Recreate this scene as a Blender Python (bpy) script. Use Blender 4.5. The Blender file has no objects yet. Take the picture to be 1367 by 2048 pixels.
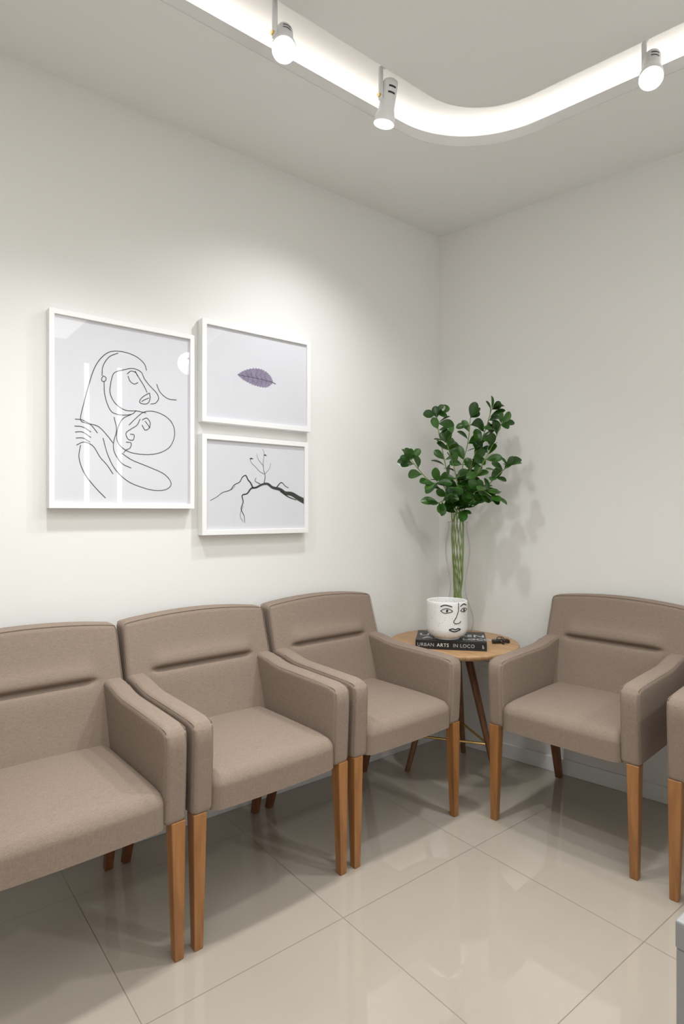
import bpy, bmesh, math, random
from mathutils import Vector, Matrix
random.seed(7)
S = bpy.context.scene
COL = S.collection
S.view_settings.view_transform = 'Standard'
S.view_settings.look = 'None'
S.view_settings.exposure = 0.17

# ------------------------------------------------------------------ camera
CX, CY, CZ, FP = -2.402, -2.194, 1.217, 1190.0
YAW = math.radians(38.35)
F = Vector((math.sin(YAW), math.cos(YAW), 0)); R = Vector((math.cos(YAW), -math.sin(YAW), 0))
CAMP = Vector((CX, CY, CZ))
cd = bpy.data.cameras.new('camera'); cam = bpy.data.objects.new('camera', cd); COL.objects.link(cam)
cam.location = CAMP; cam.rotation_euler = (math.pi/2, 0, -YAW)
cd.sensor_fit = 'HORIZONTAL'; cd.sensor_width = 36; cd.lens = 36*FP/1367; cd.clip_start = 0.05
S.camera = cam

def P(px, py, d):
    return CAMP + F*d + R*((px-683.5)/FP*d) + Vector((0, 0, -(py-1024)/FP*d))
def wallpt(px, py, y):                       # point of the picture wall plane
    dr = F + R*((px-683.5)/FP)
    t = (y-CY)/dr.y
    return CX+dr.x*t, CZ-(py-1024)/FP*t

# ------------------------------------------------------------------ materials
def newmat(name):
    m = bpy.data.materials.new(name); m.use_nodes = True
    nt = m.node_tree; b = nt.nodes['Principled BSDF']
    return m, nt, b
def N(nt, t, **kw):
    n = nt.nodes.new(t)
    for k, v in kw.items(): setattr(n, k, v)
    return n
def simple(name, col, rough=.5, metal=0, noise=.0, nscale=20, bump=0, bscale=200, coat=0, spec=.5):
    m, nt, b = newmat(name)
    b.inputs['Base Color'].default_value = (*col, 1); b.inputs['Roughness'].default_value = rough
    b.inputs['Metallic'].default_value = metal; b.inputs['Coat Weight'].default_value = coat
    b.inputs['Specular IOR Level'].default_value = spec
    tc = N(nt, 'ShaderNodeTexCoord')
    if noise:
        n = N(nt, 'ShaderNodeTexNoise'); n.inputs['Scale'].default_value = nscale; n.inputs['Detail'].default_value = 4
        nt.links.new(tc.outputs['Object'], n.inputs['Vector'])
        mx = N(nt, 'ShaderNodeMix', data_type='RGBA')
        mx.inputs[6].default_value = (*[c*(1-noise) for c in col], 1); mx.inputs[7].default_value = (*[min(1, c*(1+noise)) for c in col], 1)
        nt.links.new(n.outputs['Fac'], mx.inputs[0]); nt.links.new(mx.outputs[2], b.inputs['Base Color'])
    if bump:
        n = N(nt, 'ShaderNodeTexNoise'); n.inputs['Scale'].default_value = bscale; n.inputs['Detail'].default_value = 3
        nt.links.new(tc.outputs['Object'], n.inputs['Vector'])
        bp = N(nt, 'ShaderNodeBump'); bp.inputs['Strength'].default_value = bump; bp.inputs['Distance'].default_value = .002
        nt.links.new(n.outputs['Fac'], bp.inputs['Height']); nt.links.new(bp.outputs['Normal'], b.inputs['Normal'])
    return m
def emit(name, col, st):
    m, nt, b = newmat(name)
    b.inputs['Base Color'].default_value = (.9, .9, .9, 1)
    b.inputs['Emission Color'].default_value = (*col, 1); b.inputs['Emission Strength'].default_value = st
    return m
def fabric(name, col):
    m, nt, b = newmat(name)
    tc = N(nt, 'ShaderNodeTexCoord')
    hs = []
    for sc in ((700, 70, 700), (70, 700, 700), (700, 700, 70)):
        mp = N(nt, 'ShaderNodeMapping'); mp.inputs['Scale'].default_value = sc
        n = N(nt, 'ShaderNodeTexNoise'); n.inputs['Scale'].default_value = 1.0; n.inputs['Detail'].default_value = 1
        nt.links.new(tc.outputs['Object'], mp.inputs[0]); nt.links.new(mp.outputs[0], n.inputs['Vector'])
        hs.append(n.outputs['Fac'])
    a = N(nt, 'ShaderNodeMath', operation='ADD'); nt.links.new(hs[0], a.inputs[0]); nt.links.new(hs[1], a.inputs[1])
    a2 = N(nt, 'ShaderNodeMath', operation='ADD'); nt.links.new(a.outputs[0], a2.inputs[0]); nt.links.new(hs[2], a2.inputs[1])
    mr = N(nt, 'ShaderNodeMapRange'); mr.inputs[1].default_value = 1.1; mr.inputs[2].default_value = 1.9
    nt.links.new(a2.outputs[0], mr.inputs[0])
    mx = N(nt, 'ShaderNodeMix', data_type='RGBA')
    mx.inputs[6].default_value = (*[c*.84 for c in col], 1); mx.inputs[7].default_value = (*[c*1.16 for c in col], 1)
    nt.links.new(mr.outputs[0], mx.inputs[0]); nt.links.new(mx.outputs[2], b.inputs['Base Color'])
    b.inputs['Roughness'].default_value = .85; b.inputs['Sheen Weight'].default_value = .04
    b.inputs['Specular IOR Level'].default_value = .2
    bp = N(nt, 'ShaderNodeBump'); bp.inputs['Strength'].default_value = .12; bp.inputs['Distance'].default_value = .0008
    nt.links.new(a2.outputs[0], bp.inputs['Height']); nt.links.new(bp.outputs['Normal'], b.inputs['Normal'])
    return m
def wood(name, c1, c2, scale, rough=.4):
    m, nt, b = newmat(name)
    tc = N(nt, 'ShaderNodeTexCoord'); mp = N(nt, 'ShaderNodeMapping'); mp.inputs['Scale'].default_value = scale
    n = N(nt, 'ShaderNodeTexNoise'); n.inputs['Scale'].default_value = 1; n.inputs['Detail'].default_value = 6; n.inputs['Distortion'].default_value = .4
    nt.links.new(tc.outputs['Object'], mp.inputs[0]); nt.links.new(mp.outputs[0], n.inputs['Vector'])
    cr_ = N(nt, 'ShaderNodeValToRGB'); cr_.color_ramp.elements[0].position = .32; cr_.color_ramp.elements[1].position = .68
    cr_.color_ramp.elements[0].color = (*c1, 1); cr_.color_ramp.elements[1].color = (*c2, 1)
    nt.links.new(n.outputs['Fac'], cr_.inputs[0]); nt.links.new(cr_.outputs[0], b.inputs['Base Color'])
    b.inputs['Roughness'].default_value = rough
    return m
def thin_glass(name, edge=(1, 1, 1), f0=.04, pw=5.0):
    m = bpy.data.materials.new(name); m.use_nodes = True; nt = m.node_tree
    for n in list(nt.nodes): nt.nodes.remove(n)
    o = N(nt, 'ShaderNodeOutputMaterial'); tr = N(nt, 'ShaderNodeBsdfTransparent')
    g = N(nt, 'ShaderNodeBsdfGlossy'); g.inputs['Roughness'].default_value = .015
    lw = N(nt, 'ShaderNodeLayerWeight'); lw.inputs['Blend'].default_value = .5     # facing = 1 - |cos|
    pwn = N(nt, 'ShaderNodeMath', operation='POWER'); pwn.inputs[1].default_value = pw; nt.links.new(lw.outputs['Facing'], pwn.inputs[0])
    ma = N(nt, 'ShaderNodeMath', operation='MULTIPLY_ADD'); ma.inputs[1].default_value = 1-f0; ma.inputs[2].default_value = f0
    nt.links.new(pwn.outputs[0], ma.inputs[0])
    tm = N(nt, 'ShaderNodeMix', data_type='RGBA'); tm.inputs[6].default_value = (1, 1, 1, 1); tm.inputs[7].default_value = (*edge, 1)   # longer path through the wall at the silhouette
    nt.links.new(pwn.outputs[0], tm.inputs[0]); nt.links.new(tm.outputs[2], tr.inputs[0])
    mx = N(nt, 'ShaderNodeMixShader')
    nt.links.new(ma.outputs[0], mx.inputs[0]); nt.links.new(tr.outputs[0], mx.inputs[1]); nt.links.new(g.outputs[0], mx.inputs[2])
    nt.links.new(mx.outputs[0], o.inputs[0])
    return m
def floor_mat():
    m, nt, b = newmat('porcelain_tiles')
    tc = N(nt, 'ShaderNodeTexCoord'); sx = N(nt, 'ShaderNodeSeparateXYZ'); nt.links.new(tc.outputs['Object'], sx.inputs[0])
    T = .606; masks = []; ids = []
    for ax, o in ((0, -.686), (1, -.797)):
        s = N(nt, 'ShaderNodeMath', operation='SUBTRACT'); s.inputs[1].default_value = o; nt.links.new(sx.outputs[ax], s.inputs[0])
        dv = N(nt, 'ShaderNodeMath', operation='DIVIDE'); dv.inputs[1].default_value = T; nt.links.new(s.outputs[0], dv.inputs[0])
        fl = N(nt, 'ShaderNodeMath', operation='FLOOR'); nt.links.new(dv.outputs[0], fl.inputs[0]); ids.append(fl.outputs[0])
        fr = N(nt, 'ShaderNodeMath', operation='SUBTRACT'); nt.links.new(dv.outputs[0], fr.inputs[0]); nt.links.new(fl.outputs[0], fr.inputs[1])
        c = N(nt, 'ShaderNodeMath', operation='SUBTRACT'); c.inputs[1].default_value = .5; nt.links.new(fr.outputs[0], c.inputs[0])
        ab = N(nt, 'ShaderNodeMath', operation='ABSOLUTE'); nt.links.new(c.outputs[0], ab.inputs[0])
        g = N(nt, 'ShaderNodeMath', operation='GREATER_THAN'); g.inputs[1].default_value = .5-.0013/T; nt.links.new(ab.outputs[0], g.inputs[0])
        masks.append(g.outputs[0])
    mk = N(nt, 'ShaderNodeMath', operation='MAXIMUM'); nt.links.new(masks[0], mk.inputs[0]); nt.links.new(masks[1], mk.inputs[1])
    cb = N(nt, 'ShaderNodeCombineXYZ'); nt.links.new(ids[0], cb.inputs[0]); nt.links.new(ids[1], cb.inputs[1])
    wn = N(nt, 'ShaderNodeTexWhiteNoise'); nt.links.new(cb.outputs[0], wn.inputs[0])
    ns = N(nt, 'ShaderNodeTexNoise'); ns.inputs['Scale'].default_value = 3; ns.inputs['Detail'].default_value = 5; nt.links.new(tc.outputs['Object'], ns.inputs['Vector'])
    mm = N(nt, 'ShaderNodeMath', operation='MULTIPLY_ADD'); mm.inputs[1].default_value = .3; nt.links.new(wn.outputs[0], mm.inputs[0]); nt.links.new(ns.outputs['Fac'], mm.inputs[2])
    t = N(nt, 'ShaderNodeMix', data_type='RGBA'); t.inputs[6].default_value = (.395, .35, .292, 1); t.inputs[7].default_value = (.44, .395, .333, 1)
    nt.links.new(mm.outputs[0], t.inputs[0])
    mx = N(nt, 'ShaderNodeMix', data_type='RGBA'); mx.inputs[7].default_value = (.20, .165, .125, 1)
    nt.links.new(t.outputs[2], mx.inputs[6]); nt.links.new(mk.outputs[0], mx.inputs[0]); nt.links.new(mx.outputs[2], b.inputs['Base Color'])
    rr = N(nt, 'ShaderNodeMapRange'); rr.inputs[3].default_value = .03; rr.inputs[4].default_value = .6
    nt.links.new(mk.outputs[0], rr.inputs[0]); nt.links.new(rr.outputs[0], b.inputs['Roughness'])
    b.inputs['IOR'].default_value = 1.95
    return m
def leaf_mat():
    m, nt, b = newmat('green_leaf')
    ge = N(nt, 'ShaderNodeNewGeometry'); cr_ = N(nt, 'ShaderNodeValToRGB')
    cr_.color_ramp.elements[0].color = (.012, .050, .005, 1); cr_.color_ramp.elements[1].color = (.040, .128, .012, 1)
    nt.links.new(ge.outputs['Random Per Island'], cr_.inputs[0]); nt.links.new(cr_.outputs[0], b.inputs['Base Color'])
    b.inputs['Roughness'].default_value = .30
    return m
def speckle():
    m, nt, b = newmat('speckled_ceramic')
    tc = N(nt, 'ShaderNodeTexCoord'); v = N(nt, 'ShaderNodeTexVoronoi'); v.inputs['Scale'].default_value = 135
    nt.links.new(tc.outputs['Object'], v.inputs['Vector'])
    n = N(nt, 'ShaderNodeTexNoise'); n.inputs['Scale'].default_value = 60; nt.links.new(tc.outputs['Object'], n.inputs['Vector'])
    th = N(nt, 'ShaderNodeMapRange'); th.inputs[1].default_value = .38; th.inputs[2].default_value = .68; th.inputs[3].default_value = 0; th.inputs[4].default_value = .25
    nt.links.new(n.outputs['Fac'], th.inputs[0])
    lt = N(nt, 'ShaderNodeMath', operation='LESS_THAN'); nt.links.new(v.outputs['Distance'], lt.inputs[0]); nt.links.new(th.outputs[0], lt.inputs[1])
    mx = N(nt, 'ShaderNodeMix', data_type='RGBA'); mx.inputs[6].default_value = (.82, .81, .79, 1); mx.inputs[7].default_value = (.14, .13, .12, 1)
    nt.links.new(lt.outputs[0], mx.inputs[0]); nt.links.new(mx.outputs[2], b.inputs['Base Color']); b.inputs['Roughness'].default_value = .45
    return m

M_WALL = simple('wall_paint', (.81, .805, .778), .8, noise=.015, nscale=2, bump=.08, bscale=120, spec=.2)
M_CEIL = simple('ceiling_paint', (.84, .845, .825), .85, noise=.015, nscale=2, spec=.2)
M_COVE = simple('cove_paint', (.86, .85, .835), .8, spec=.2)
M_BASE = simple('skirting_paint', (.82, .82, .81), .4)
M_FLOOR = floor_mat()
M_FAB = fabric('taupe_linen', (.250, .192, .150))
M_PIPE = fabric('taupe_piping', (.232, .178, .139))
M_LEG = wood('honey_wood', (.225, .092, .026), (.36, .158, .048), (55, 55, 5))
M_LEGR = wood('shaded_wood', (.125, .042, .016), (.21, .078, .026), (55, 55, 5))  # rear legs: same leg wood, under-chair shade put into the colour
M_OAK = wood('oak_top', (.38, .215, .10), (.52, .32, .165), (70, 6, 40), .45)
M_TLEG = wood('walnut_leg', (.14, .062, .028), (.24, .11, .05), (50, 50, 5))
M_BRASS = simple('brass', (.75, .52, .20), .25, 1, noise=.05)
M_FRAME = simple('white_frame_lacquer', (.86, .86, .85), .45, noise=.01)
M_PAPER = simple('print_paper', (.69, .695, .735), .7, noise=.01, nscale=4)
M_INK = simple('black_ink', (.012, .012, .013), .6, noise=.1)
M_LEAFINK = simple('purple_leaf_ink', (.25, .21, .31), .7, noise=.4, nscale=60)
M_VEIN = simple('leaf_vein_ink', (.10, .08, .15), .7, noise=.1)
M_PANE = thin_glass('picture_glass', f0=.055)
M_VASE = thin_glass('vase_glass', (.62, .64, .63), .038, 3.2)
M_LEAF = leaf_mat()
M_STEM = simple('green_stem', (.21, .30, .08), .5, noise=.3, nscale=50)
M_POT = speckle()
M_COVER = simple('black_book_cloth', (.014, .015, .016), .38, noise=.1)
M_PAGE = simple('book_pages', (.75, .72, .65), .8, noise=.1, nscale=300)
M_WHITE = simple('white_lettering', (.85, .85, .85), .6, noise=.01)
M_GREYL = simple('grey_lettering', (.45, .46, .47), .6, noise=.01)
M_BLACK = simple('black_plastic', (.018, .015, .013), .3, noise=.1)
M_BROWN = simple('dark_brown_leather', (.045, .026, .018), .4, noise=.3, nscale=80)
M_LAMP = simple('white_lamp_enamel', (.92, .925, .93), .35, noise=.01)
M_SLOT = simple('vent_shadow', (.03, .03, .03), .7, noise=.05)
M_LENS = emit('lamp_lens', (.93, .98, 1.0), 9)
M_LED = emit('led_strip', (1.0, .955, .90), 3.9)
M_WIN = emit('frosted_daylight', (.95, .98, 1.0), 5.0)
M_DESK = simple('grey_laminate', (.27, .27, .27), .4, noise=.04)
M_PLATE = simple('white_plastic', (.8, .8, .78), .35, noise=.01)

# ------------------------------------------------------------------ mesh helpers
class MB:
    def __init__(s): s.v = []; s.f = []
    def add(s, v, f):
        o = len(s.v); s.v += [Vector(p) for p in v]; s.f += [tuple(i+o for i in q) for q in f]; return s
    def box(s, x0, x1, y0, y1, z0, z1):
        v = [(x, y, z) for x in (x0, x1) for y in (y0, y1) for z in (z0, z1)]
        return s.add(v, [(0, 1, 3, 2), (4, 6, 7, 5), (0, 4, 5, 1), (2, 3, 7, 6), (0, 2, 6, 4), (1, 5, 7, 3)])
    def xf(s, M): s.v = [M @ p for p in s.v]; return s
    def build(s, name, mat, parent=None, smooth=True, bevel=0, tri=False):
        me = bpy.data.meshes.new(name); me.from_pydata([tuple(p) for p in s.v], [], s.f); me.update()
        bm = bmesh.new(); bm.from_mesh(me)
        if tri: bmesh.ops.triangulate(bm, faces=[f for f in bm.faces if len(f.verts) > 4])
        bmesh.ops.recalc_face_normals(bm, faces=bm.faces[:])
        bm.to_mesh(me); bm.free()
        if smooth:
            me.polygons.foreach_set('use_smooth', [True]*len(me.polygons)); me.set_sharp_from_angle(angle=math.radians(42))
        me.materials.append(mat)
        o = bpy.data.objects.new(name, me); COL.objects.link(o)
        if parent: o.parent = parent
        if bevel:
            b = o.modifiers.new('bevel', 'BEVEL'); b.width = bevel; b.segments = 3; b.limit_method = 'ANGLE'
        return o
def thing(name, label, cat, loc=(0, 0, 0), rz=0, group=None):
    o = bpy.data.objects.new(name, None); COL.objects.link(o); o.location = loc; o.rotation_euler = (0, 0, rz)
    o.empty_display_size = .05
    o['label'] = label; o['category'] = cat
    if group: o['group'] = group
    return o
def struct(o): o['kind'] = 'structure'; return o
def cr(pts, n=6):                                  # catmull-rom
    pts = [Vector(p) for p in pts]; q = [pts[0]*2-pts[1]]+pts+[pts[-1]*2-pts[-2]]; out = []
    for i in range(1, len(q)-2):
        a, b, c, d = q[i-1:i+3]
        for k in range(n):
            t = k/n
            out.append(.5*((2*b)+(c-a)*t+(2*a-5*b+4*c-d)*t*t+(3*b-a-3*c+d)*t**3))
    out.append(pts[-1]); return out
def tube(path, rad, seg=8, closed=False):
    path = [Vector(p) for p in path]; n = len(path); v = []; f = []
    rs = rad if isinstance(rad, (list, tuple)) else [rad]*n
    up = None
    for i, p in enumerate(path):
        a = path[(i-1) % n] if closed or i > 0 else path[0]; b = path[(i+1) % n] if closed or i < n-1 else path[-1]
        t = (b-a).normalized()
        if up is None: up = Vector((0, 0, 1)) if abs(t.z) < .9 else Vector((1, 0, 0))
        u = (up-t*up.dot(t)).normalized(); w = t.cross(u); up = u
        for k in range(seg):
            an = 2*math.pi*k/seg; v.append(p+(u*math.cos(an)+w*math.sin(an))*rs[i])
    m = n if closed else n-1
    for i in range(m):
        j = (i+1) % n
        for k in range(seg): f.append((i*seg+k, i*seg+(k+1) % seg, j*seg+(k+1) % seg, j*seg+k))
    if not closed: f += [tuple(range(seg))[::-1], tuple((n-1)*seg+k for k in range(seg))]
    return v, f
def lathe(prof, seg=48):
    v = []; f = []; n = len(prof)
    for r, z in prof:
        for k in range(seg):
            a = 2*math.pi*k/seg; v.append((max(r, 1e-5)*math.cos(a), max(r, 1e-5)*math.sin(a), z))
    for i in range(n-1):
        for k in range(seg): f.append((i*seg+k, i*seg+(k+1) % seg, (i+1)*seg+(k+1) % seg, (i+1)*seg+k))
    return v, f
def rbox(x0, x1, y0, y1, z0, z1, r, n=10, deform=None, extra=((), (), ())):
    lo = Vector((x0, y0, z0)); hi = Vector((x1, y1, z1))
    def ticks(a, b, ex):
        e = [0, .35, .65, .85, 1]
        t = [a+r*k for k in e]+[a+r+(b-a-2*r)*k/n for k in range(1, n)]+[b-r*k for k in e[::-1]]
        return sorted(set(round(q, 6) for q in list(t)+list(ex)))
    T = [ticks(lo[i], hi[i], extra[i]) for i in range(3)]
    mb = MB()
    for ax in range(3):
        a, b = [i for i in range(3) if i != ax]
        for val in (lo[ax], hi[ax]):
            A, B = T[a], T[b]; v = []; f = []
            for p in A:
                for q in B:
                    c = [0, 0, 0]; c[ax] = val; c[a] = p; c[b] = q; v.append(Vector(c))
            for i in range(len(A)-1):
                for j in range(len(B)-1):
                    k = i*len(B)+j; f.append((k, k+1, k+len(B)+1, k+len(B)))
            mb.add(v, f)
    out = []
    for p in mb.v:
        q = Vector([min(max(p[i], lo[i]+r), hi[i]-r) for i in range(3)])
        d = p-q
        pp = q+d.normalized()*r if d.length > 1e-9 else p
        out.append(Vector(deform(pp)) if deform else pp)
    key = {}; nv = []; mp = []
    for p in out:
        k = (round(p.x, 5), round(p.y, 5), round(p.z, 5))
        if k not in key: key[k] = len(nv); nv.append(p)
        mp.append(key[k])
    nf = []
    for f in mb.f:
        g = []
        for i in f:
            if mp[i] not in g: g.append(mp[i])
        if len(g) > 2: nf.append(tuple(g))
    m = MB(); m.v = nv; m.f = nf; return m
def slab(poly, z0, z1):
    n = len(poly); mb = MB()
    v = [(p[0], p[1], z0) for p in poly]+[(p[0], p[1], z1) for p in poly]
    mb.add(v, [tuple(range(n)), tuple(range(n, 2*n))]+[(i, (i+1) % n, n+(i+1) % n, n+i) for i in range(n)])
    return mb
def text_mesh(body, size, space=1.0, fat=.006):
    c = bpy.data.curves.new('text', 'FONT'); c.body = body; c.size = size; c.extrude = .0003; c.resolution_u = 3; c.offset = size*fat; c.space_character = space
    o = bpy.data.objects.new('text', c); COL.objects.link(o)
    dg = bpy.context.evaluated_depsgraph_get(); me = bpy.data.meshes.new_from_object(o.evaluated_get(dg))
    mb = MB(); mb.add([v.co.copy() for v in me.vertices], [tuple(p.vertices) for p in me.polygons])
    bpy.data.objects.remove(o); bpy.data.meshes.remove(me); return mb
def sst(a, b, x):
    t = min(1, max(0, (x-a)/(b-a))); return t*t*(3-2*t)

# ------------------------------------------------------------------ room shell
XL, YB, H, TOP = -4.2, -3.7, 2.70, 2.82
wd = Vector((.1831, -.9831, 0)); wn = Vector((-.9831, -.1831, 0))   # right wall: direction towards viewer, inward normal
def wx(y): return y*wd.x/wd.y
struct(slab([(XL-.1, .1), (.1, .1), (wx(YB)+.2, YB-.1), (XL-.1, YB-.1)], -.05, 0).build('floor', M_FLOOR, smooth=False, tri=True))
struct(MB().box(XL-.1, .1, 0, .1, 0, 2.86).build('wall_left', M_WALL, smooth=False))
o_ = -wn*.1; e = wd*(-YB/.9831)
struct(slab([(0, 0), (e.x, e.y), (e.x+o_.x, e.y+o_.y), (o_.x, o_.y)], 0, 2.86).build('wall_right', M_WALL, smooth=False))
struct(MB().box(XL-.1, XL, YB, 0, 0, 2.86).build('wall_side', M_WALL, smooth=False))
struct(MB().box(XL-.1, e.x+.15, YB-.1, YB, 0, 2.86).build('wall_back', M_WALL, smooth=False))
def offset_path(off, r, n=24):
    xc = (-off+.1831*off)/.9831
    c = Vector((xc, -off, 0)); turn = math.acos(max(-1, min(1, Vector((1, 0, 0)).dot(wd)))); T = r*math.tan(turn/2)
    p0 = c+Vector((-T, 0, 0)); p1 = c+wd*T
    cen = p0+Vector((0, -r, 0))
    pts = [Vector((XL, -off, 0))]
    for k in range(n+1):
        a = math.pi/2-turn*k/n
        pts.append(cen+Vector((math.cos(a), math.sin(a), 0))*r)
    t = (YB-p1.y)/wd.y; pts.append(p1+wd*t)
    return pts
OO, RO = .515, .42
outer = offset_path(OO, RO); inner = offset_path(.725, .285)
mb = slab([(p.x, p.y) for p in outer]+[(e.x, e.y), (0, 0), (XL, 0)], H, H+.04)
m2 = slab([(p.x, p.y) for p in inner]+[(XL, YB)], H, H+.04); mb.add(m2.v, m2.f)
m3 = slab([(XL-.1, .1), (.1, .1), (e.x+.15, YB-.1), (XL-.1, YB-.1)], TOP, TOP+.04)
struct(mb.build('ceiling', M_CEIL, smooth=False, tri=True))
def curtain(path, z0, z1, mb=None):
    mb = mb or MB(); n = len(path)
    mb.add([(p.x, p.y, z) for p in path for z in (z0, z1)], [(2*i, 2*i+1, 2*i+3, 2*i+2) for i in range(n-1)]); return mb
mb = MB(); mb.add(m3.v, m3.f)
curtain(offset_path(.40, .535), H+.04, TOP, mb); curtain(offset_path(.85, .16), H+.04, TOP, mb)
struct(mb.build('trim_1', M_COVE, smooth=False, tri=True))
struct(curtain(offset_path(OO+.0015, RO-.0015), H, H+.041).build('trim_2', M_COVE, smooth=True))     # lip of the slot
sa = offset_path(.435, .50); sb = offset_path(.47, .465)
mb = MB(); mb.add([(p.x, p.y, H+.046) for q in zip(sa, sb) for p in q], [(2*i, 2*i+1, 2*i+3, 2*i+2) for i in range(len(sa)-1)])
led = mb.build('trim_3', M_LED, smooth=False); struct(led)
struct(MB().box(XL, -.012, -.012, 0, 0, .07).build('baseboard_left', M_BASE, smooth=False, bevel=.003))
a = wn*.012
struct(slab([(0, 0), (e.x, e.y), (e.x+a.x, e.y+a.y), (a.x, a.y-.0)], 0, .07).build('baseboard_right', M_BASE, smooth=False, bevel=.003))
# two narrow frosted side-lights in the far wall behind the viewer (seen as reflections in the glazing)
for i, x in enumerate((-.83, -.53)):
    w = struct(MB().box(x-.075, x+.075, YB, YB+.02, .05, 2.64).build('window_%d' % (i+1), M_FRAME, smooth=False))
    p = MB().box(x-.022, x+.022, YB+.02, YB+.024, .1, 2.6).build('pane', M_WIN, w, smooth=False)

# ------------------------------------------------------------------ armchairs
def make_chair():
    t = thing('armchair', '', 'armchair', group=None)
    def dseat(p):
        k = max(0, 1-(p.x/.23)**2)*max(0, 1-((p.y+.05)/.27)**2)
        wz = sst(.39, .476, p.z)
        z = max(p.z, .373)+.010*k*wz-.010*max(0, (-p.y-.2)/.09)**2*wz                     # crisp lower edge, one upholstered block
        y = p.y-(.008*(1-(p.x/.23)**2)*sst(-.2, -.27, p.y) if p.y < -.2 else 0)
        return (p.x, y, z)
    rbox(-.228, .228, -.290, .20, .338, .476, .034, 12, dseat).build('seat', M_FAB, t)
    def arm(s):
        def d(p):
            x = p.x; y = p.y; z = p.z
            z += (.010*(y+.29)/.5+.020*sst(.03, .19, y))*sst(.40, .60, z)
            if y < -.2: y += .014*max(0, (.64-z)/.26)*sst(-.2, -.26, p.y)
            if p.z > .57 and p.y < -.24:                                                   # softly rounded upper front corner
                k = ((p.z-.57)/.066)*((-.24-p.y)/.056); z -= .014*k*k; y += .012*k*k
            return (x*s, y, z)
        a = rbox(.221, .286, -.297, .215, .372, .638, .018, 12, d).build('arm', M_FAB, t)
        for xx in (.2264, .2810):
            pts = [d(Vector(q)) for q in ((xx, .13, .633), (xx, .05, .633), (xx, -.1, .633), (xx, -.265, .633), (xx, -.286, .626), (xx, -.2922, .605), (xx, -.2922, .5), (xx, -.2922, .39))]
            v, f = tube(cr(pts, 5), .0012, 6); MB().add(v, f).build('piping', M_PIPE, a)
    arm(1); arm(-1)
    ZC = .668
    def dback(p):
        h = sst(.60, .83, p.z); k = 1-(p.x/.29)**2
        z = p.z+.022*k*max(0, (p.z-.66)/.175)
        y = p.y+(p.z-.47)*.30+.006*h*k
        if p.y < .18:
            m = 1-sst(.165, .215, abs(p.x))
            y += .018*math.exp(-((p.z-ZC)/.0085)**2)*m                                       # stitched crease under a padded fold
            y -= .014*math.exp(-((p.z-ZC-.026)/.024)**2)*m+.005*math.exp(-((p.z-ZC+.04)/.032)**2)*m
            y -= .005*k*h
        x = p.x*(1-.012*h)
        return (x, y, z)
    ez = [ZC+q for q in (-.03, -.02, -.014, -.010, -.0065, -.003, 0, .003, .0065, .010, .014, .02, .03, .045, .06)]
    ex = [s*q for s in (1, -1) for q in (.165, .175, .185, .195, .205, .215)]
    u = rbox(-.288, .288, .133, .205, .385, .835, .018, 12, dback, (ex, (), ez)).build('backrest', M_FAB, t)
    for yy in (.1365, .2015):
        pts = [dback(Vector(q)) for q in ((-.2848, yy, .60), (-.2848, yy, .69), (-.2848, yy, .74), (-.2848, yy, .80), (-.281, yy, .824), (-.265, yy, .8318), (-.15, yy, .8318), (0, yy, .8318), (.15, yy, .8318), (.265, yy, .8318), (.281, yy, .824), (.2848, yy, .80), (.2848, yy, .74), (.2848, yy, .69), (.2848, yy, .60))]
        v, f = tube(cr(pts, 4), .0011, 6); MB().add(v, f).build('piping', M_PIPE, u)
    def leg(tx, ty, bx, by, mat):
        m = MB(); v = []
        for k in range(5):
            s = k/4; w = .0205+(.013-.0205)*s; x = tx+(bx-tx)*s; y = ty+(by-ty)*s; z = .378*(1-s)
            v += [(x-w, y-w, z), (x+w, y-w, z), (x+w, y+w, z), (x-w, y+w, z)]
        f = [(0, 1, 2, 3), (16, 17, 18, 19)]
        for k in range(4):
            for j in range(4): f.append((4*k+j, 4*k+(j+1) % 4, 4*k+4+(j+1) % 4, 4*k+4+j))
        m.add(v, f).build('leg', mat, t, smooth=False, bevel=.0025)
    for s in (1, -1):
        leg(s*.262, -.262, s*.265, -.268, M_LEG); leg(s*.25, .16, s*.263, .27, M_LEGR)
    return t
chair0 = make_chair()
def dup(root, loc, rz, label):
    r = root.copy(); COL.objects.link(r); r.location = loc; r.rotation_euler = (0, 0, rz); r['label'] = label
    for ch in list(root.children):
        c = ch.copy(); COL.objects.link(c); c.parent = r
        for g in ch.children:
            d = g.copy(); COL.objects.link(d); d.parent = c
    return r
RD = math.radians
chair0.location = (-.842, -.342, 0); chair0.rotation_euler = (0, 0, RD(2.0))
chair0['label'] = 'taupe linen armchair against the picture wall, directly beside the round wooden table'
chair0['group'] = 'taupe waiting room armchairs'
dup(chair0, (-1.434, -.362, 0), RD(2.2), 'taupe linen armchair in the middle of the row of three below the pictures')
dup(chair0, (-2.021, -.385, 0), RD(2.0), 'taupe linen armchair below the line drawing, cut off by the left photo edge')
dup(chair0, (-.170, -.957, 0), RD(-84.5), 'taupe linen armchair against the right wall, its back facing that wall, beside the table')
dup(chair0, (-.128, -1.612, 0), RD(-84), 'taupe linen armchair at the right edge, only one arm and a leg in view')

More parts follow.
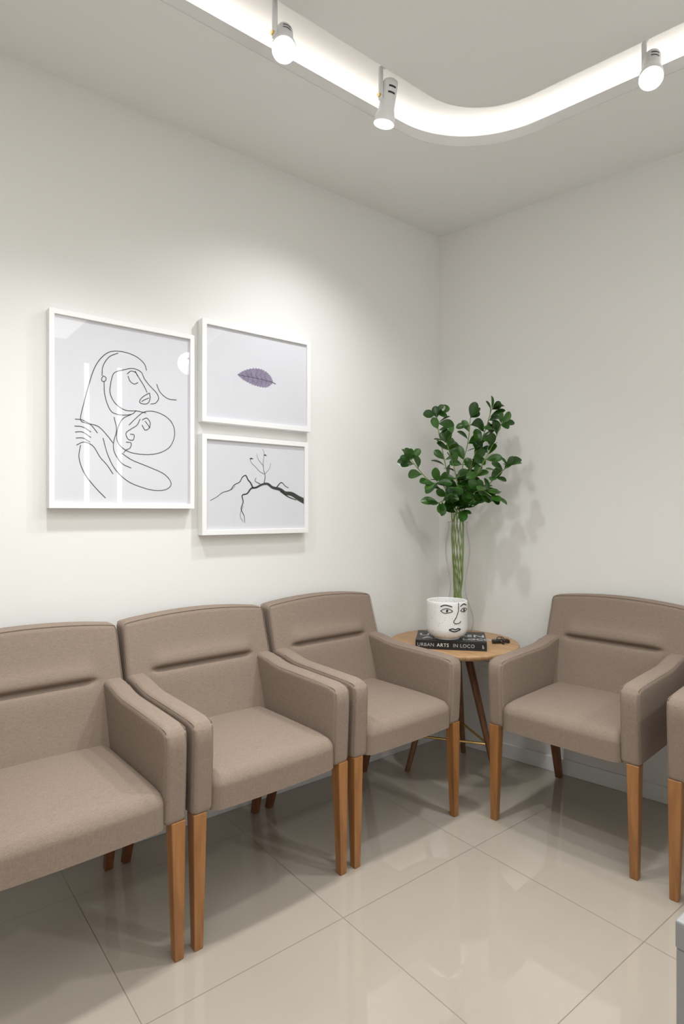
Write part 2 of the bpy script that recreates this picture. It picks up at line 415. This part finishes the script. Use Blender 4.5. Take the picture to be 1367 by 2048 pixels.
# ------------------------------------------------------------------ round table
TX, TY, TZ = -.247, -.318, .608
t = thing('side_table', 'round oak side table with three slanted legs in the corner between the chairs', 'table', (TX, TY, 0))
v, f = lathe([(0, TZ), (.293, TZ), (.298, TZ-.002), (.300, TZ-.006), (.299, TZ-.016), (.292, TZ-.023), (0, TZ-.023)], 72)
MB().add(v, f).build('tabletop', M_OAK, t)
tops = []; bots = []
for ang in (145, -78, 28):
    a = RD(ang); tp = Vector((.065*math.cos(a), .065*math.sin(a), TZ-.02)); bt = Vector((.22*math.cos(a), .22*math.sin(a), .0))
    tops.append(tp); bots.append(bt)
    n = 6; path = [tp.lerp(bt, k/n) for k in range(n+1)]
    v, f = tube(path, [.019-.007*k/n for k in range(n+1)], 14)
    for i in range(len(v)): v[i].z = max(v[i].z, 0)
    MB().add(v, f).build('leg', M_TLEG, t)
v, f = lathe([(0, TZ-.022), (.095, TZ-.022), (.095, TZ-.038), (0, TZ-.038)], 40); MB().add(v, f).build('leg_plate', M_TLEG, t)
for i in range(3):
    s = 1-.165/(TZ-.02); a = tops[i].lerp(bots[i], s); b = tops[(i+1) % 3].lerp(bots[(i+1) % 3], s)
    v, f = tube([a, b], .006, 10); MB().add(v, f).build('stretcher', M_BRASS, t)

# ------------------------------------------------------------------ book
sdir = Vector((.655, -.755, 0)).normalized(); bang = math.atan2(sdir.y, sdir.x)
bt = .041; BL, BW = .31, .215
b0 = Vector((-.499, -.316, TZ))
book = thing('book', 'thick black hardcover art book lying flat under the face pot', 'book', b0, bang)
m = MB(); m.box(0, BL, 0, BW, 0, .004); m.box(0, BL, 0, BW, bt-.004, bt); m.box(0, BL, 0, .004, .004, bt-.004)
m.build('cover', M_COVER, book, smooth=False, bevel=.0012)
MB().box(.005, BL-.005, .0042, BW-.006, .0042, bt-.0042).build('pages', M_PAGE, book, smooth=False)
def spine_text(s, size, x, mat, fat):
    q = text_mesh(s, size, 1.08, fat); q.xf(Matrix.Translation((x, -.0004, .0130)) @ Matrix.Rotation(math.pi/2, 4, 'X')); q.build('spine_title', mat, book, smooth=False)
spine_text('URBAN', .0215, .008, M_GREYL, .0); spine_text('ARTS', .0215, .094, M_WHITE, .005); spine_text('IN LOCO', .0215, .164, M_GREYL, .002)
m = MB(); m.box(.291, .295, -.0006, .0, .011, .026); m.box(.297, .299, -.0006, .0, .011, .018); m.build('spine_emblem', M_GREYL, book, smooth=False)
for s, x, y in (('URBAN', .010, .125), ('ARTS', .030, .060), ('LOCO', .205, .060), ('IN', .235, .125)):
    q = text_mesh(s, .070 if s != 'LOCO' else .045, 1.0, .012); q.xf(Matrix.Translation((x, y-.03, bt+.0004)))
    q.build('cover_title', M_GREYL, book, smooth=False)

# ------------------------------------------------------------------ face pot
PX, PY_, PZ = -.362, -.379, TZ+bt
pot = thing('face_pot', 'white speckled ceramic pot with a black line face standing on the book', 'pot', (PX, PY_, PZ))
PR = .091
def prad(z):
    if z > .050: return PR
    k = min(1, max(0, (z-.012)/.038)); return .064+(PR-.064)*math.sqrt(1-(1-k)**2)
prof = [(0, 0), (.054, 0), (.057, .003), (.056, .012)]+[(prad(z), z) for z in (.0125, .014, .017, .022, .028, .035, .044, .052, .060, .11, .15, .166)]+[(PR-.001, .1695), (PR-.004, .171), (PR-.007, .169), (PR-.008, .155), (PR-.009, .08), (PR-.02, .04), (.04, .025), (0, .023)]
v, f = lathe(prof, 64); MB().add(v, f).build('body', M_POT, pot)
ph0 = math.atan2(CY-PY_, CX-PX)
def fpt(px, py):
    a = ph0+math.asin(max(-.98, min(.98, (px+1-895)/40.5))); z = 1.217-(py-1024)/FP*2.605-PZ
    r = prad(z)+.0006
    return Vector((r*math.cos(a), r*math.sin(a), z))
mbf = MB()
def fstroke(pts, w=1.6):
    q = cr([(a, b, 0) for a, b in pts], 5); path = [fpt(p.x, p.y) for p in q]
    v, f = tube(path, w*.0021*.5, 6); mbf.add(v, f)
fstroke([(882, 1222), (888, 1218), (896, 1217), (905, 1222), (897, 1225), (889, 1226), (882, 1222)], 1.5); fstroke([(882, 1213), (891, 1210), (904, 1213)], 2.2)
fstroke([(893, 1220), (895, 1221), (893, 1223)], 3.8)
fstroke([(920, 1222), (924, 1218), (929, 1218), (932, 1221), (927, 1225), (920, 1222)], 1.5); fstroke([(920, 1213), (926, 1209), (931, 1212)], 2.2)
fstroke([(926, 1220), (927, 1221), (926, 1223)], 3.6)
fstroke([(916, 1206), (916, 1220), (912, 1234), (907, 1243), (911, 1247), (918, 1246), (921, 1243)], 1.6)
fstroke([(898, 1259), (905, 1257), (910, 1259), (915, 1257), (920, 1259)], 2.2); fstroke([(899, 1260), (909, 1263), (919, 1260)], 2.4)
mbf.build('face_drawing', M_INK, pot)

# ------------------------------------------------------------------ keys on the table
kp = Vector((-.108, -.482, TZ))
key = thing('key_bunch', 'small dark bunch of keys lying near the table edge beside the book', 'keys', kp, RD(-38))
rbox(-.042, -.004, -.015, .013, 0, .018, .006, 4, lambda p: (p.x, p.y+.2*p.x, p.z)).build('key_fob', M_BLACK, key)
rbox(.006, .044, -.016, .010, .0, .016, .006, 4, lambda p: (p.x, p.y+.5*(p.x-.02), max(0, p.z+.005*math.sin(p.x*80)))).build('leather_tag', M_BROWN, key)
v, f = tube([(.017*math.cos(a), .017*math.sin(a), .0205+.004*math.sin(a)) for a in [2*math.pi*k/20 for k in range(20)]], .0022, 6, True)
MB().add(v, f).build('key_ring', M_BLACK, key)
for a in (70, 120, -80):
    m = MB(); v, f = lathe([(0, 0), (.010, 0), (.010, .0026), (0, .0026)], 16); m.add(v, f)
    m.box(.008, .028, -.003, .003, 0, .0026); m.box(.020, .024, -.006, -.003, 0, .0026)
    m.xf(Matrix.Translation((.006*math.cos(RD(a)), .006*math.sin(RD(a)), .0005+.004*(a == 120)+.014*(a == 70))) @ Matrix.Rotation(RD(a), 4, 'Z'))
    m.build('key', M_BROWN, key, smooth=False)

# ------------------------------------------------------------------ vase and branches
VX, VY = -.152, -.262
vase = thing('glass_vase', 'tall clear wavy glass vase holding green stems behind the face pot', 'vase', (VX, VY, TZ))
pr = [(.045, .004), (.058, .012), (.072, .045), (.077, .075), (.073, .11), (.058, .155), (.043, .20), (.037, .24), (.039, .28), (.049, .335), (.058, .39), (.060, .43), (.055, .475), (.047, .515), (.044, .54), (.048, .560)]
prc = [(p.x, p.y) for p in cr([(a, b, 0) for a, b in pr], 4)]
full = [(0, 0), (.048, 0), (.056, .004)]+[(r, z) for r, z in prc if z > .01]
v, f = lathe(full, 56); MB().add(v, f).build('vase_body', M_VASE, vase)
v, f = tube([(.048*math.cos(a), .048*math.sin(a), .560) for a in [2*math.pi*k/48 for k in range(48)]], .0018, 8, True); MB().add(v, f).build('rim', M_VASE, vase)
v, f = lathe([(0, .0045), (.044, .0045), (.05, .010), (.046, .014), (0, .013)], 40); MB().add(v, f).build('vase_base', M_VASE, vase)

plant = thing('leafy_branches', 'bunch of dark green leafy artificial branches standing in the glass vase', 'plant', (VX, VY, TZ+.02))
off = Vector((VX, VY, TZ+.02)); VD = (Vector((VX, VY, 0))-Vector((CX, CY, 0))).dot(F)
def leaf(mb, base, d, nrm, L, W):
    d = d.normalized(); s = d.cross(nrm).normalized(); n = s.cross(d).normalized()
    prof = [(0, .03), (.10, .10), (.2, .34), (.35, .70), (.5, .92), (.66, 1), (.8, .92), (.9, .70), (.97, .38), (1, .05)]
    v = []; bend = random.uniform(.05, .30)
    for tt, w in prof:
        c = base+d*(L*tt)-n*(bend*L*tt*tt); ww = W*.5*w
        v += [c-s*ww+n*ww*.28, c-s*ww*.5+n*ww*.10, c, c+s*ww*.5+n*ww*.10, c+s*ww+n*ww*.28]
    f = []
    for i in range(len(prof)-1):
        for j in range(4): k = 5*i+j; f.append((k, k+1, k+6, k+5))
    mb.add(v, f)
def clear_wall(p, marg=.03):
    q = p.copy()
    if q.y > -marg: q.y = -marg
    dist = q.x*wn.x+q.y*wn.y
    if dist < marg: q += wn*(marg-dist)
    return q
brs = [ # (points above the mouth in px, depth offset at tip, leaves)
 ([(905, 1000), (888, 920), (876, 860), (872, 828)], -.02, 11),
 ([(900, 1010), (882, 980), (856, 960), (836, 938), (822, 920)], -.04, 9),
 ([(922, 1000), (945, 920), (968, 865), (982, 820)], -.10, 14),
 ([(917, 1000), (925, 930), (936, 880), (940, 836)], -.02, 12),
 ([(926, 1000), (955, 945), (982, 895), (1002, 848)], -.16, 14),
 ([(930, 1015), (962, 985), (990, 955), (1014, 933)], -.18, 11),
 ([(908, 1015), (895, 985), (880, 965), (868, 968)], -.14, 10),
 ([(924, 1012), (942, 990), (962, 980), (982, 992)], -.16, 12),
 ([(915, 1012), (914, 970), (906, 930), (892, 885)], -.12, 11),
 ([(920, 1010), (932, 970), (945, 930), (958, 905)], -.06, 11),
 ([(912, 1022), (903, 1004), (890, 1000), (878, 1006)], -.12, 8),
]
for bi, (pts, dep, nl) in enumerate(brs):
    a = 2*math.pi*bi/len(brs)
    ctl = [Vector((.045*math.cos(a*1.7), .045*math.sin(a*1.7), .0)), Vector((.018*math.cos(a), .018*math.sin(a), .22)), Vector((.026*math.cos(a+.8), .026*math.sin(a+.8), .38)), Vector((.028*math.cos(a+1.4), .028*math.sin(a+1.4), .53))]
    up = []
    for k, (px, py) in enumerate(pts):
        s = (k+1)/len(pts); up.append(clear_wall(P(px, py, VD-.01+dep*s), .05)-off)
    path = cr(ctl+up, 6)
    i0 = 6*len(ctl)-3
    v, f = tube(path, [.0033-.0012*i/len(path) for i in range(len(path))], 7); br = MB().add(v, f).build('branch', M_STEM, plant)
    ml = MB(); n = len(path)
    def put(i, spread, L):
        p = path[i]; tg = (path[min(i+1, n-1)]-path[max(i-1, 0)]).normalized()
        az = random.uniform(0, 2*math.pi); sd = R*math.cos(az)+Vector((0, 0, 1))*(math.sin(az)*.7+.15)+F*random.uniform(-.6, .3)
        d = (tg*(1-spread)+sd*spread).normalized()
        tip = clear_wall(p+off+d*L, .02)-off; d = (tip-p)
        nn = Vector((random.uniform(-.6, .6), random.uniform(-.6, .6), random.uniform(.2, 1.2)))-F*random.uniform(.2, 1.2)
        leaf(ml, p, d, nn, max(d.length, L*.8), L*random.uniform(.52, .66))
    for k in range(nl):
        i = int(i0+(n-1-i0)*(.12+.88*k/max(1, nl-1)))
        put(min(i, n-1), random.uniform(.55, .88), random.uniform(.060, .086))
        if random.random() < .42: put(min(i, n-1), random.uniform(.55, .88), random.uniform(.05, .076))
    for k in range(3): put(n-1, random.uniform(.3, .8), random.uniform(.05, .07))
    ml.build('leaves', M_LEAF, br)

# ------------------------------------------------------------------ pictures
def picture(label, x0, x1, z0, z1, depth, fw):
    c = Vector(((x0+x1)/2, 0, (z0+z1)/2)); w = (x1-x0)/2; h = (z1-z0)/2
    t = thing('framed_picture', label, 'picture', c, 0, 'white framed pictures on the wall')
    m = MB(); v = []
    for (a, b) in ((w, h), (w-fw, h-fw)):
        for y in (-depth, -.001): v += [(-a, y, -b), (a, y, -b), (a, y, b), (-a, y, b)]
    f = []
    for k in range(4):
        j = (k+1) % 4
        f += [(k, j, 4+j, 4+k), (k, 8+k, 8+j, j), (8+k, 12+k, 12+j, 8+j), (4+k, 4+j, 12+j, 12+k)]
    m.add(v, f).build('frame', M_FRAME, t, smooth=False, bevel=.0012)
    MB().box(-w+fw-.002, w-fw+.002, -depth+.010, -.002, -h+fw-.002, h-fw+.002).build('print', M_PAPER, t, smooth=False)
    MB().add([(-w+fw, -depth+.006, -h+fw), (w-fw, -depth+.006, -h+fw), (w-fw, -depth+.006, h-fw), (-w+fw, -depth+.006, h-fw)], [(0, 1, 2, 3)]).build('glass_pane', M_PANE, t, smooth=False)
    return t, c, -depth+.0093
def ribbon(mb, pts, c, y, n=6):
    q = cr([(p[0], p[1], p[2] if len(p) > 2 else 1.3) for p in pts], n); L = []
    for p in q:
        x, z = wallpt(p.x, p.y, y); L.append((Vector((x-c.x, 0, z-c.z)), max(p.z, .6)*.0019*.5))
    v = []
    for i, (p, w) in enumerate(L):
        tg = (L[min(i+1, len(L)-1)][0]-L[max(i-1, 0)][0]); tg = tg.normalized() if tg.length > 1e-9 else Vector((1, 0, 0))
        nn = Vector((-tg.z, 0, tg.x)); v += [(p+nn*w)+Vector((0, y, 0)), (p-nn*w)+Vector((0, y, 0))]
    mb.add(v, [(2*i, 2*i+1, 2*i+3, 2*i+2) for i in range(len(L)-1)])
# line drawing
t, c, y = picture('largest white framed picture, a black line drawing of two faces', -1.9375, -1.422, 1.2295, 1.899, .038, .017)
mb = MB()
for st in [
 [(293, 741), (288, 727), (272, 713), (248, 704), (222, 703), (203, 715), (188, 738), (176, 775), (168, 805), (161, 838), (172, 846), (195, 852), (212, 868), (226, 886)],
 [(236, 706), (218, 714), (206, 732), (204, 752)], [(208, 763), (209, 785), (214, 806), (224, 824), (244, 830), (264, 828), (272, 821)],
 [(203, 757), (207, 752), (212, 756), (210, 762), (204, 762), (203, 757)],
 [(222, 762), (228, 746), (245, 740), (266, 737), (282, 744), (289, 758), (300, 772), (313, 786), (317, 797), (311, 806), (301, 808)],
 [(222, 762), (220, 785), (230, 806), (250, 820), (274, 822), (292, 826)],
 [(256, 752), (260, 762), (268, 768), (276, 765)], [(254, 748), (262, 742), (271, 745), (275, 752)], [(270, 742), (278, 756), (288, 772), (294, 785)],
 [(299, 786), (291, 790), (283, 796), (279, 804), (287, 808), (296, 806), (300, 797), (299, 786)], [(283, 803), (290, 799), (298, 796)],
 [(313, 768), (320, 784), (335, 797), (353, 800)],
 [(262, 829), (245, 838), (235, 858), (234, 880), (244, 895), (262, 905), (290, 909), (318, 906), (340, 893), (349, 870), (345, 848), (330, 832), (308, 823), (288, 824), (272, 836), (258, 850)],
 [(284, 840), (293, 836), (300, 845), (298, 856), (290, 860), (284, 850)], [(290, 842), (296, 850), (300, 856)],
 [(280, 838), (274, 850), (262, 858), (252, 866), (256, 878), (266, 880), (268, 870), (260, 868)],
 [(252, 884), (262, 886), (260, 896), (252, 900), (247, 906)],
 [(150, 838), (165, 840), (182, 850), (195, 866)], [(149, 852), (166, 854), (182, 864)], [(150, 864), (165, 864), (182, 875)], [(152, 876), (166, 876), (180, 884)], [(153, 890), (168, 884), (186, 892), (200, 914), (214, 930), (226, 948)],
 [(161, 890), (158, 915), (168, 945), (188, 972), (211, 996)],
 [(243, 906), (264, 920), (298, 934), (328, 948), (342, 966), (334, 978), (312, 981), (285, 975), (255, 962), (230, 938), (215, 908), (206, 876)],
 [(228, 834), (233, 860), (227, 885), (229, 905), (243, 926), (262, 936)]]:
    ribbon(mb, st, c, y)
pr_ = [o for o in t.children if o.name.startswith('print')][0]
mb.build('line_drawing', M_INK, pr_, smooth=False)
# leaf print
t, c, y = picture('white framed picture of a single purple leaf, above the branch picture', -1.391, -.8735, 1.571, 1.974, .040, .020)
pr_ = [o for o in t.children if o.name.startswith('print')][0]
out = cr([(475, 749, 0), (489, 741, 0), (509, 737, 0), (527, 741, 0), (540, 752, 0), (546, 765, 0)], 7)[:-1]+cr([(546, 765, 0), (533, 774, 0), (515, 772, 0), (497, 765, 0), (484, 757, 0), (475, 749, 0)], 7)[:-1]
v = []
for i, p in enumerate(out):
    q = p+(p-Vector((511, 756, 0))).normalized()*(1.5 if i % 2 else -.8); x, z = wallpt(q.x, q.y, y); v.append((x-c.x, y, z-c.z))
MB().add(v, [tuple(range(len(v)))]).build('leaf_image', M_LEAFINK, pr_, smooth=False, tri=True)
mb = MB(); ribbon(mb, [(477, 750, .9), (510, 756, 1.1), (540, 763, 1.5), (551, 768, 1.8)], c, y-.0004)
for k in range(6):
    a = 488+9*k; ribbon(mb, [(a, 752+k*1.6, .9), (a-4, 748+k*.6, .8), (a-5+k, 744, .7)], c, y-.0004, 3); ribbon(mb, [(a, 752+k*1.6, .9), (a-1, 758+k*1.6, .8), (a-2, 761+k*2, .7)], c, y-.0004, 3)
mb.build('leaf_veins', M_VEIN, pr_, smooth=False)
# branch print
t, c, y = picture('white framed picture of a bare dark branch, below the leaf picture', -1.391, -.886, 1.1255, 1.5235, .040, .020)
pr_ = [o for o in t.children if o.name.startswith('print')][0]
mb = MB()
for st in [
 [(609, 1003, 13), (596, 996, 11), (583, 988, 9.5), (570, 986, 8), (560, 979, 7), (545, 975, 6), (535, 968, 5.5), (524, 969, 4.6), (512, 975, 4), (502, 977, 3.6), (494, 987, 3), (484, 991, 2.6), (486, 1004, 2.2), (482, 1018, 1.8), (488, 1032, 1.2), (489, 1046, .9)],
 [(506, 977, 3.6), (501, 966, 3), (496, 960, 2.8), (491, 951, 2.4), (484, 955, 2), (479, 964, 1.8), (468, 970, 1.7), (460, 980, 1.5), (445, 985, 1.3), (433, 994, 1.1), (420, 1001, 1)],
 [(528, 966, 2), (530, 952, 1.4), (527, 940, 1.1), (526, 925, .9), (528, 908, .7), (525, 898, .6)], [(528, 948, .9), (519, 943, .9), (512, 935, .8), (503, 926, .7), (500, 919, .7)],
 [(527, 932, .8), (517, 920, .7), (513, 908, .6)], [(529, 948, .8), (538, 938, .7), (541, 926, .6)],
 [(552, 976, 2.6), (562, 965, 2), (570, 972, 1.6), (577, 976, 1.1)], [(560, 982, 3.4), (575, 993, 2.6), (592, 1000, 2)], [(486, 1012, 1), (480, 1030, .8), (486, 1044, .6)],
 [(520, 968, 1.8), (510, 962, 1.2), (512, 955, .9)], [(470, 972, .9), (462, 980, .7)],
 [(499, 918, 1), (502, 917, 3), (506, 918, 1)], [(527, 911, 1), (530, 910, 2.8), (533, 912, 1)]]:
    ribbon(mb, st, c, y)
mb.build('branch_image', M_INK, pr_, smooth=False)

# ------------------------------------------------------------------ wall outlet
op = Vector((.051, -.2755, .40))
ou = thing('wall_outlet', 'white outlet plate on the right wall behind the table', 'outlet', (op.x, op.y, op.z), math.atan2(wn.y, wn.x))
rbox(0.0005, .008, -.036, .036, -.058, .058, .003, 3).build('plate', M_PLATE, ou)
for zz in (.02, -.02):
    rbox(.007, .0095, -.016, .016, zz-.013, zz+.013, .0012, 2).build('socket', M_PLATE, ou)

# ------------------------------------------------------------------ spotlights
def spotlight(label, pos, aim, power, cone=95, side=Vector((-1, 0, 0)), blend=.9, soft=.04):
    pos = Vector(pos); aim = Vector(aim).normalized()
    t = thing('track_spotlight', label, 'spotlight', (pos.x, pos.y, TOP), 0, 'white spotlights along the ceiling slot')
    piv = Vector((0, 0, pos.z-TOP))
    v, f = lathe([(0, 0), (.032, 0), (.032, -.016), (.028, -.020), (0, -.020)], 24); MB().add(v, f).build('ceiling_mount', M_LAMP, t)
    sd = side.normalized()*.033
    m = MB(); v, f = tube([(0, 0, -.018), (0, 0, -.03), sd*.5+Vector((0, 0, -.042)), sd+Vector((0, 0, -.055)), sd+Vector((0, 0, piv.z+.03)), sd+Vector((0, 0, piv.z-.012))], .0085, 10)
    m.add(v, f).build('bracket', M_LAMP, t)
    v, f = tube([sd*1.35+piv, piv], .007, 10); MB().add(v, f).build('pivot', M_BRASS, t)
    q = aim.to_track_quat('-Z', 'Y').to_matrix().to_4x4(); Mx = Matrix.Translation(piv) @ q
    v, f = lathe([(0, .066), (.018, .065), (.0255, .060), (.0272, .052), (.0280, -.028), (.0295, -.036), (.032, -.045), (.0350, -.054), (.0360, -.060), (.0362, -.078), (.0358, -.080), (.0350, -.079), (.0350, -.074)], 32)
    h = MB().add(v, f).xf(Mx).build('lamp_head', M_LAMP, t)
    v, f = lathe([(0, -.088), (.012, -.0870), (.024, -.0835), (.0350, -.078)], 32); MB().add(v, f).xf(Mx).build('lens', M_LENS, t)
    m = MB()
    tocam = (CAMP-pos).normalized(); lc = q.inverted() @ tocam; a0 = math.atan2(lc.y, lc.x)
    for zz in (.034, .014):
        vv = []; ff = []
        for k in range(9):
            a = a0+.35+(k-4)*.12
            vv += [(.0282*math.cos(a), .0282*math.sin(a), zz-.003), (.0282*math.cos(a), .0282*math.sin(a), zz+.003)]
            if k: ff.append((2*k-2, 2*k-1, 2*k+1, 2*k))
        m.add(vv, ff)
    m.xf(Mx).build('vent_slots', M_SLOT, h, smooth=False)
    ld = bpy.data.lights.new('bulb', 'SPOT'); ld.energy = power; ld.spot_size = RD(cone); ld.spot_blend = blend; ld.shadow_soft_size = soft; ld.color = (.97, .985, 1.0)
    lo = bpy.data.objects.new('bulb', ld); COL.objects.link(lo); lo.location = pos+aim*.10; lo.rotation_euler = aim.to_track_quat('-Z', 'Y').to_euler()
    return t
spotlight('white spotlight nearest the top edge, its lens facing the viewer', (-1.420, -.670, 2.650), (-.30, -.46, -.82), 52, 132)
spotlight('white spotlight by the bend of the slot, pointing steeply down', (-.975, -.650, 2.668), (-.05, .20, -.97), 32, 128, blend=1)
spotlight('white spotlight on the right side of the photo, near the right wall', (-.41, -1.30, 2.668), (-.50, -.20, -.84), 60, 140, side=Vector((.4, .9, 0)), soft=.08)
spotlight('white spotlight further along the right-hand slot, behind the viewer', (-.06, -3.05, 2.668), (-.5, .1, -.86), 66, 130, soft=.10)
spotlight('white spotlight left of the view above the near chair', (-1.95, -.655, 2.66), (0, -.1, -1), 46, 124)

# added overhead fill, an invented area light that softly lights the chair fronts
def area(loc, sx, sy, p, col=(1, .99, .97)):
    ld = bpy.data.lights.new('fill_light', 'AREA'); ld.shape = 'RECTANGLE'; ld.size = sx; ld.size_y = sy; ld.energy = p; ld.color = col
    lo = bpy.data.objects.new('fill_light', ld); COL.objects.link(lo); lo.location = loc
area((-2.2, -2.4, 2.69), 2.2, 1.8, 32)

# ------------------------------------------------------------------ desk corner in the near right
dk = thing('reception_desk', 'grey desk whose corner shows at the bottom right edge of the photo', 'desk', (-1.655, -1.885, 0))
rbox(0, .62, -1.2, 0, .700, .734, .003, 4).build('desktop', M_DESK, dk)
MB().box(.001, .614, -.030, -.001, .0, .70).build('side_panel', M_DESK, dk, smooth=False, bevel=.002)
MB().box(.006, .614, -1.196, -1.17, .0, .70).build('side_panel', M_DESK, dk, smooth=False, bevel=.002)
MB().box(.01, .03, -1.17, -.03, .06, .70).build('modesty_panel', M_DESK, dk, smooth=False, bevel=.002)

w = bpy.data.worlds.new('world'); S.world = w; w.use_nodes = True
w.node_tree.nodes['Background'].inputs[0].default_value = (.9, .95, 1, 1); w.node_tree.nodes['Background'].inputs[1].default_value = .3
